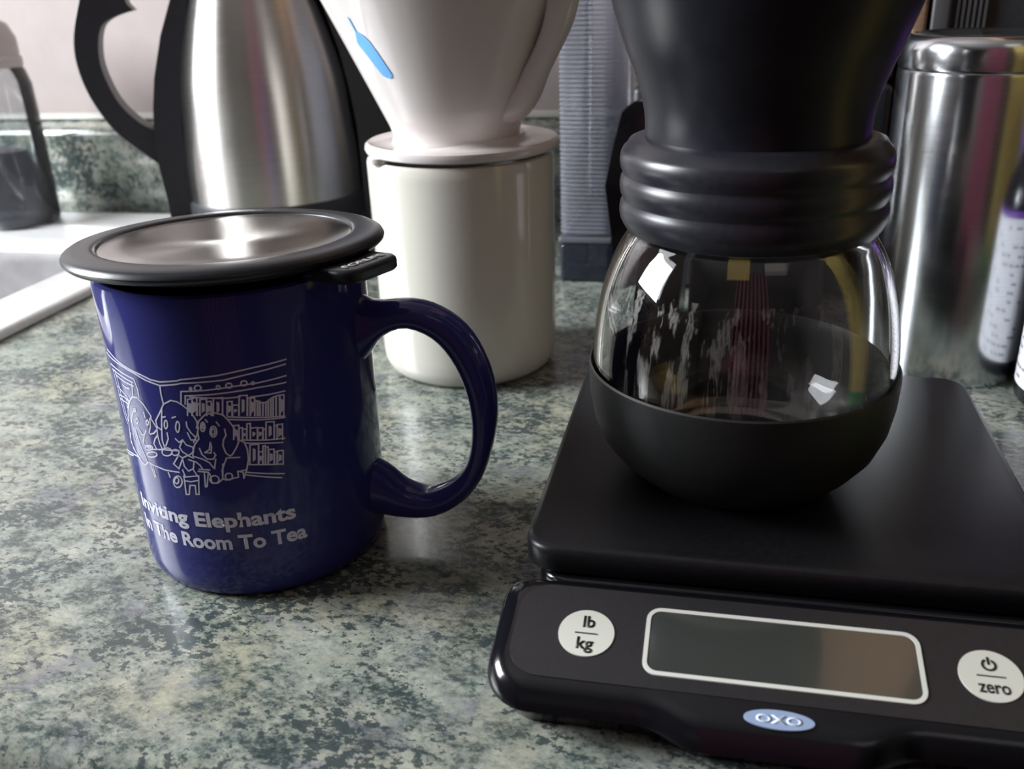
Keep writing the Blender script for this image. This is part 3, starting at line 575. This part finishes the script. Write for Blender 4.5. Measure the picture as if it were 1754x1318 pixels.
ART = '''-1449,7903 -1394,7824 -1332,7712 -1265,7616 -1194,7525 -1146,7430 -1099,7397 -1064,7432 -1020,7478 -1001,7521 -926,7580 -854,7622 -784,7690 -714,7745 -653,7773 -581,7807;-1478,7744 -1405,7689 -1317,7625 -1237,7525 -1173,7383 -1103,7283 -1024,7367 -1004,7406 -905,7447 -834,7471 -759,7550 -670,7614 -586,7668;-1103,7283 -1106,7001 -1103,6702;-1441,7460 -1350,7414 -1246,7325;-1430,7310 -1338,7266 -1256,7197;-1403,7196 -1326,7116 -1257,7082;-1244,7291 -1233,7004 -1236,6753;-1266,7143 -1277,6745;-1423,7307 -1416,6857 -1410,6400 -1401,5987 -1388,5617;-1398,7340 -1390,6876 -1385,6379 -1379,5957 -1370,5699;-1406,6801 -1334,6641 -1318,6478;-1410,6400 -1328,6380;-1346,6965 -1318,6922 -1293,6947;-1416,6504 -1361,6547 -1312,6488 -1348,6222;-1318,6478 -1283,6695 -1249,6733 -1218,6570 -1185,6231 -1188,6150 -1164,5871 -1169,5630 -1188,5486 -1202,5308 -1191,5126;-1290,6297 -1321,6002 -1337,5771 -1332,5622;-1318,6478 -1350,6100 -1367,5746 -1390,5126 -1382,4778 -1331,4491 -1297,4405 -1273,4538 -1281,4723 -1302,5044 -1313,5383 -1315,5540;-1377,5321 -1393,4955 -1363,4703 -1329,4538;-1346,5353 -1347,5148;-1225,6289 -1224,6136;-1285,5679 -1271,5506 -1255,5496 -1235,5689;-1257,5453 -1276,5218 -1261,5087;-1212,5608 -1189,5662 -1171,5785;-1195,6140 -1202,5858 -1218,5638;-1513,4374 -1415,4530 -1348,4575;-1517,4256 -1404,4474;-1103,6702 -1065,6844 -1038,6821 -1015,6718 -984,6501 -968,6238 -966,6009 -977,5777 -998,5539;-1103,6702 -1135,6368 -1163,6105 -1160,5916 -1143,5839;-1117,6538 -1130,6143 -1140,5822 -1148,5501 -1143,5271;-1123,6265 -1107,6300;-1075,6288 -1057,6338;-1013,6189 -1014,6035 -1001,5848 -984,5698;-1017,5842 -1007,5614 -986,5621;-1114,5773 -1114,5578 -1135,5320;-1078,5611 -1064,5505 -1045,5595;-1169,5630 -1166,5360 -1158,5213;-1218,5083 -1159,5171 -1072,5224;-1045,5595 -1033,5447 -1005,5381 -1006,5224 -1031,5094 -1056,5197 -1066,5347 -1045,5595;-1077,5063 -1062,4996 -1037,5091 -1011,5025;-1272,4560 -1225,4528 -1169,4476 -1093,4489;-1253,4516 -1242,4108;-1241,4538 -1234,4130;-1151,4420 -1147,4264;-1073,4387 -1076,4060 -1079,3751 -1064,3764 -1052,4081 -1027,4097 -1031,3789 -1017,3798 -1011,4106 -1003,4432 -1074,4346;-1075,4224 -1044,4208 -1009,4276;-1084,5017 -1113,4750 -1090,4613 -1063,4955 -1061,4718 -1045,4569 -1021,4664 -1012,4906 -1035,4954;-1073,4588 -1067,4392;-1022,4623 -1006,4390;-1279,6277 -1281,6253 -1284,6232 -1288,6216 -1291,6210 -1294,6214 -1295,6228 -1295,6248 -1293,6272 -1290,6294 -1286,6310 -1283,6316 -1280,6312 -1279,6298 -1279,6277;-1278,5928 -1281,5885 -1285,5848 -1289,5823 -1293,5815 -1296,5826 -1297,5855 -1295,5895 -1293,5938 -1288,5976 -1284,6001 -1280,6008 -1278,5996 -1277,5967 -1278,5928;-1209,5984 -1211,5944 -1214,5909 -1218,5887 -1221,5882 -1223,5895 -1224,5924 -1223,5963 -1221,6004 -1217,6038 -1214,6060 -1211,6065 -1209,6051 -1208,6023 -1209,5984;-1215,5147 -1219,5106 -1227,5065 -1238,5031 -1249,5010 -1259,5007 -1265,5024 -1266,5056 -1262,5100 -1253,5144 -1242,5179 -1231,5199 -1222,5199 -1216,5180 -1215,5147;-1226,5150 -1227,5133 -1231,5116 -1236,5101 -1241,5092 -1246,5090 -1249,5096 -1249,5108 -1247,5126 -1243,5144 -1238,5159 -1233,5168 -1229,5169 -1226,5163 -1226,5150;-1196,4950 -1201,4905 -1211,4857 -1225,4816 -1241,4788 -1254,4780 -1264,4793 -1265,4828 -1260,4878 -1248,4931 -1233,4975 -1218,5001 -1205,5004 -1198,4986 -1196,4950;-1104,6053 -1106,5992 -1110,5942 -1114,5912 -1118,5908 -1120,5932 -1121,5978 -1120,6038 -1117,6099 -1113,6150 -1109,6179 -1106,6183 -1103,6159 -1103,6113 -1104,6053;-1048,6019 -1051,5942 -1055,5879 -1059,5842 -1063,5840 -1066,5871 -1067,5931 -1066,6007 -1062,6084 -1058,6147 -1054,6183 -1050,6186 -1047,6154 -1046,6095 -1048,6019;-1108,5152 -1113,5091 -1121,5035 -1133,4997 -1145,4981 -1156,4993 -1162,5030 -1163,5086 -1158,5150 -1149,5207 -1137,5247 -1125,5261 -1115,5247 -1109,5208 -1108,5152;-1087,4172 -1092,4082 -1100,4005 -1110,3956 -1121,3944 -1129,3972 -1133,4034 -1133,4120 -1128,4211 -1119,4289 -1109,4339 -1099,4349 -1091,4320 -1087,4256 -1087,4172;-1103,4196 -1106,4149 -1110,4109 -1115,4083 -1120,4077 -1124,4092 -1127,4124 -1126,4169 -1124,4216 -1119,4257 -1114,4282 -1109,4288 -1105,4273 -1103,4240 -1103,4196;-1074,5164 -1077,5118 -1083,5079 -1091,5053 -1099,5045 -1105,5057 -1110,5088 -1110,5130 -1107,5176 -1101,5217 -1093,5243 -1085,5250 -1078,5237 -1074,5206 -1074,5164;-973,6007 -964,6200 -929,6427 -893,6494 -857,6403 -842,6243 -827,6042 -814,5763 -814,5492 -828,5308 -846,5124 -856,5072 -871,5178 -878,5415 -872,5607 -859,5755 -860,5948;-973,6007 -958,6238;-972,5854 -972,5661 -995,5461 -1009,5222 -1012,5083 -972,4996 -945,4880 -933,4721;-1006,4907 -988,4795 -980,4677;-888,6189 -879,6071;-930,6275 -924,6198;-977,5349 -971,5154 -952,4999 -927,4998 -914,5133 -919,5213;-927,5545 -936,5312 -957,5215 -932,5203 -925,5390 -927,5545;-810,5567 -791,5472 -784,5230 -786,4918 -798,4611 -816,4307 -815,4507 -836,4563 -837,4364 -888,4291 -902,4336 -898,4635 -872,5021 -819,5007;-917,4996 -929,4681;-891,4831 -902,4336 -925,4200 -950,4201 -953,4522;-976,4519 -982,4074 -975,4076 -959,4521;-1001,4583 -957,4562;-996,4653 -950,4642;-826,4556 -804,4577;-1021,6753 -1011,7149 -911,7190 -793,7256 -700,7267 -590,7314;-994,7023 -890,7055 -796,7092 -703,7122 -594,7110;-740,6869 -670,6851 -603,6856;-996,7023 -1003,6759;-840,6336 -743,6222 -617,6079;-837,6247 -721,6119 -618,6034;-799,5557 -705,5446 -630,5380;-791,5452 -640,5260;-788,4741 -652,4565;-801,4494 -653,4243;-802,4407 -665,4124;-979,6989 -828,6912 -781,6911;-924,7267 -927,7232 -931,7204 -937,7189 -943,7189 -948,7205 -951,7234 -952,7269 -949,7304 -945,7332 -939,7348 -933,7347 -928,7331 -925,7302 -924,7267;-804,7284 -806,7253 -809,7230 -814,7219 -819,7223 -823,7240 -826,7268 -827,7300 -825,7331 -821,7354 -816,7365 -811,7361 -807,7344 -804,7316 -804,7284;-746,7303 -747,7273 -751,7251 -756,7242 -761,7247 -765,7265 -768,7294 -768,7326 -767,7357 -763,7379 -758,7388 -753,7383 -749,7364 -746,7336 -746,7303;-851,7259 -852,7236 -854,7218 -857,7209 -860,7210 -863,7222 -864,7242 -864,7267 -863,7290 -861,7308 -858,7317 -855,7316 -852,7304 -851,7284 -851,7259;-717,7271 -718,7256 -720,7245 -722,7240 -725,7243 -727,7253 -728,7267 -728,7284 -728,7299 -726,7310 -724,7314 -721,7311 -719,7301 -718,7287 -717,7271;-964,7243 -965,7227 -966,7214 -968,7206 -970,7206 -971,7213 -972,7226 -972,7242 -971,7258 -970,7271 -968,7278 -966,7279 -965,7272 -964,7259 -964,7243;-937,6047 -940,5984 -943,5934 -948,5905 -952,5905 -955,5934 -956,5984 -955,6047 -953,6111 -949,6161 -945,6189 -941,6189 -938,6161 -937,6110 -937,6047;-893,5885 -896,5811 -901,5752 -907,5720 -913,5722 -918,5756 -921,5817 -920,5892 -917,5966 -912,6025 -906,6057 -900,6055 -895,6021 -893,5960 -893,5885;-901,5888 -902,5845 -905,5811 -908,5792 -911,5793 -914,5812 -915,5848 -914,5891 -913,5934 -910,5968 -907,5986 -904,5986 -902,5966 -901,5931 -901,5888;-918,4320 -921,4264 -927,4220 -936,4196 -944,4196 -952,4221 -956,4265 -957,4321 -953,4377 -947,4422 -939,4447 -930,4446 -923,4421 -919,4375 -918,4320;-861,4399 -863,4352 -868,4315 -874,4296 -881,4299 -886,4323 -890,4364 -890,4413 -888,4460 -883,4497 -876,4516 -870,4513 -864,4489 -861,4448 -861,4399;-940,6066 -941,6037 -943,6013 -945,5999 -947,5999 -948,6013 -949,6037 -948,6067 -947,6097 -946,6120 -944,6134 -942,6134 -941,6120 -940,6096 -940,6066;-1002,6401 -989,6912 -970,6930 -983,6406;-986,6782 -992,6517;-980,6764 -985,6557;-981,6406 -968,6953 -949,6969 -963,6409;-965,6823 -972,6521;-959,6804 -965,6560;-961,6409 -952,6767 -941,6782 -950,6409;-949,6409 -937,6916 -911,6927 -923,6407;-930,6784 -936,6522;-925,6765 -929,6559;-922,6407 -912,6838 -894,6848 -904,6403;-909,6706 -913,6519;-903,6686 -906,6555;-902,6403 -894,6758 -888,6771 -897,6401;-895,6401 -883,6941 -847,6939 -859,6385;-871,6805 -877,6508;-866,6784 -871,6542;-841,6375 -832,6803 -813,6803 -822,6362;-828,6668 -832,6483;-823,6646 -826,6516;-820,6361 -814,6677 -790,6672 -796,6341;-807,6540 -809,6466;-802,6517 -802,6498;-795,6340 -783,6950 -752,6934 -764,6310;-773,6810 -780,6440;-768,6786 -774,6472;-763,6309 -752,6845 -742,6848 -753,6298;-751,6296 -741,6832 -725,6828 -735,6277;-738,6698 -744,6402;-733,6673 -737,6432;-734,6275 -725,6720 -716,6724 -725,6265;-723,6263 -715,6689 -707,6693 -716,6253;-714,6251 -707,6640 -696,6641 -704,6237;-703,6235 -695,6624 -685,6624 -692,6220;-691,6218 -683,6644 -675,6648 -683,6207;-682,6204 -673,6686 -664,6689 -674,6192;-672,6190 -662,6727 -654,6729 -664,6178;-663,6175 -652,6749 -642,6747 -652,6158;-651,6156 -640,6767 -627,6760 -638,6134;-636,6132 -625,6761 -609,6749 -621,6104;-623,6624 -630,6235;-617,6596 -623,6262;-831,5602 -822,6039 -802,6038 -811,5587;-818,5901 -822,5711;-813,5878 -815,5745;-810,5586 -803,5946 -790,5950 -797,5575;-796,5574 -790,5896 -774,5896 -781,5559;-788,5759 -789,5683;-782,5735 -783,5716;-780,5558 -770,6049 -757,6051 -767,5544;-766,5543 -759,5903 -732,5886 -739,5511;-751,5759 -753,5645;-746,5733 -747,5676;-738,5510 -731,5869 -711,5858 -718,5484;-726,5728 -729,5615;-721,5702 -722,5645;-717,5482 -711,5804 -700,5804 -706,5467;-705,5465 -695,6013 -663,5979 -673,5416;-684,5862 -690,5560;-679,5834 -683,5589;-672,5414 -664,5849 -653,5847 -661,5396;-660,5394 -651,5867 -631,5847 -639,5358;-646,5723 -650,5495;-641,5694 -644,5523;-784,4744 -771,5374 -737,5349 -750,4705;-760,5224 -767,4845;-755,5198 -761,4878;-748,4703 -741,5102 -725,5097 -733,4683;-738,4961 -741,4814;-733,4934 -735,4845;-732,4681 -721,5272 -712,5276 -723,4670;-722,4668 -712,5220 -701,5220 -712,4653;-710,4650 -701,5126 -679,5106 -688,4615;-696,4979 -700,4754;-690,4950 -693,4784;-686,4613 -679,5012 -668,5009 -676,4595;-674,4593 -666,5030 -643,5005 -651,4552;-660,4880 -664,4695;-655,4851 -657,4723'''
bm = bmesh.new(); hw = .00022
for line in ART.split(';'):
    P = [tuple(float(q) for q in s.split(',')) for s in line.split(' ')]; P = [(a / 10, b / 1e5) for a, b in P]
    for (a, za), (b, zb) in zip(P, P[1:]):
        n = max(1, int(abs(b - a) / 3)); L = math.hypot(R(b - a) * .0406, zb - za)
        if L < 1e-5: continue
        tx, tz = R(b - a) * .0406 / L, (zb - za) / L; na, nz = -tz * hw, tx * hw
        ex, ez = math.degrees(tx * hw / .0406) * .8, tz * hw * .8
        rows = []
        for i in range(n + 1):
            f = i / n; da = a - ex + (b - a + 2 * ex) * f; dzz = za - ez + (zb - za + 2 * ez) * f; aa = math.degrees(na / .0406)
            rows.append([bm.verts.new(mugpt(da + s * aa, dzz + s * nz, .00010)) for s in (1, -1)])
        for r0, r1 in zip(rows, rows[1:]): bm.faces.new((r0[0], r0[1], r1[1], r1[0]))
obj('printed_drawing', bm, M_['print'], mg, smooth=False, label='pale line drawing of three elephants at tea before a bookcase')
def mtext(s, d0, d1, z, name):
    text_at(s, d0, d1, z, name, M_['print'], mg, lambda x, y, k: mugpt(x, y, .00010 + k), bold=.034, h=.00001, height=.0050, cuts=1.5)
mtext('Inviting Elephants', -142.5, -62.7, .0268, 'lettering'); mtext('In The Room To Tea', -143.2, -59.0, .0190, 'lettering')

# infuser lid, resting a little tilted on the mug
il = thing('infuser_lid', 'round charcoal lid with a steel centre lying on the blue mug', 'lid', (MX, MY, .1036), rot=(R(-2.4), 0, 0))
obj('flange', lathe([(.0355, -.0030), (.0392, -.0036), (.0404, -.0030), (.0408, -.0018), (.0408, 0), (.037, 0)]), M_['ringp'], il, label='narrow black flange under the lid')
obj('lid_ring', lathe([(.0375, -.0014), (.0445, -.0016), (.0466, -.0012), (.0477, -.0002), (.0479, .0006), (.0474, .0016), (.0460, .0024), (.0440, .0028), (.0400, .0029), (.0388, .0028), (.0380, .0022), (.0376, .0012)], 128), M_['ringp'], il, label='broad charcoal rim')
obj('steel_disc', lathe([(.0378, .0008), (.0377, .0019), (.0370, .0022), (.0300, .0021), (.018, .0016), (.006, .0012), (0, .0011)], 128), M_['lidsteel'], il, label='spun steel centre disc')
tabp = rrect(.036, -.0125, .0572, .0125, .0055, 8)
ta = obj('tab', slab(tabp, -.0050, -.0010, .0014), M_['ringp'], il, label='black finger tab with raised letters'); ta.rotation_euler = (0, 0, R(-30))
text_at('FORLIFE', -.0088, .0088, 0, 'lettering', M_['white'], ta, lambda x, y, k: (.0535 - y, x, -.0009 + k), bold=.02, h=.00015, height=.0026)

# ------------------------------------------------------------------ steel canister and bottle at the right
cn = thing('steel_canister', 'tall polished steel canister with a domed lid, right of the grinder', 'canister', (.2071, .4247, 0))
obj('canister_body', lathe([(0, .0006), (.0340, .0006), (.0352, .0), (.0354, .0010), (.0354, .1330), (.0351, .1342), (.0340, .1344)], 128), M_['canister'], cn, angle=50)
obj('canister_lid', lathe([(.0342, .1338), (.0351, .1348), (.0353, .1358), (.0352, .1425), (.0342, .1462), (.0320, .1482), (.0300, .1486), (.0288, .1478), (0, .1474)], 128), M_['canister'], cn, angle=50, label='domed steel lid')
bt = thing('supplement_bottle', 'black bottle with white label and purple cap at the right edge', 'bottle', (.2475, .3684, 0))
obj('bottle_body', lathe([(0, 0), (.0285, 0), (.0305, .0025), (.0305, .0780), (.0300, .084), (.026, .093), (.019, .099), (.0155, .103), (.0155, .108)], 96), M_['dbottle'], bt)
obj('label_band', lathe([(.0306, .0080), (.03085, .0082), (.03085, .0745), (.0306, .0747)], 96), M_['label'], bt, label='white paper label band')
obj('purple_ring', lathe([(.03058, .0748), (.0310, .0752), (.0310, .0778), (.03058, .0780)], 96), M_['purple'], bt, label='purple ring above the label')
obj('cap', lathe([(.0157, .1055), (.0185, .1057), (.019, .107), (.019, .124), (.0175, .1265), (0, .127)], 64), M_['purple'], bt, label='purple screw cap')
bm = bmesh.new(); random.seed(3)
for j in range(15):
    z = .070 - j * .0042; a = 130
    while a < 300:
        wd = random.uniform(3, 9)
        if random.random() < .45:
            n = 3
            for i in range(n):
                q = []
                for aa, zz in ((a + wd * i / n, z), (a + wd * (i + 1) / n, z), (a + wd * (i + 1) / n, z + .0012), (a + wd * i / n, z + .0012)):
                    q.append(bm.verts.new((.03092 * math.cos(R(aa)), .03092 * math.sin(R(aa)), zz)))
                bm.faces.new(q)
        a += wd + 1.6
g = obj('small_print', bm, mat('faint_label_print', (.30, .30, .34), .5), bt, smooth=False); g['kind'] = 'stuff'

# ------------------------------------------------------------------ things just out of frame that the polished steel mirrors
cu = thing('clothing_stand_in', 'maroon pleated panel added behind the camera, standing in for red clothing mirrored in the steel', 'clothing_stand_in', (-.06, -.62, 0), R(-8))  # added panel, stands in for the clothes of whoever holds the camera
P = [(-.22 + .44 * i / 60, .012 * math.sin(i * .9)) for i in range(61)]
P = P + [(x, y + .003) for x, y in P[::-1]]
obj('cloth', loft([[(x, y, z) for x, y in P] for z in (-.60, .95)]), noisy('maroon_cloth', (.15, .035, .06), (.20, .05, .08), 40, .8), cu, angle=60)
obj('rod', box(-.26, -.006, .95, .26, .012, .965, .003), M_['grey'], cu)
yb = thing('tea_box', 'yellow cardboard box with a green band standing right of the scale', 'box', (.268, .205, 0), R(8))
obj('carton', box(-.040, -.022, .0, .040, .022, .30, .001), M_['yellow'], yb)
obj('green_band', box(-.0403, -.0223, .0, .0403, .0223, .024, .001), mat('green_print', (.06, .30, .08), .5), yb, label='green band near the foot')
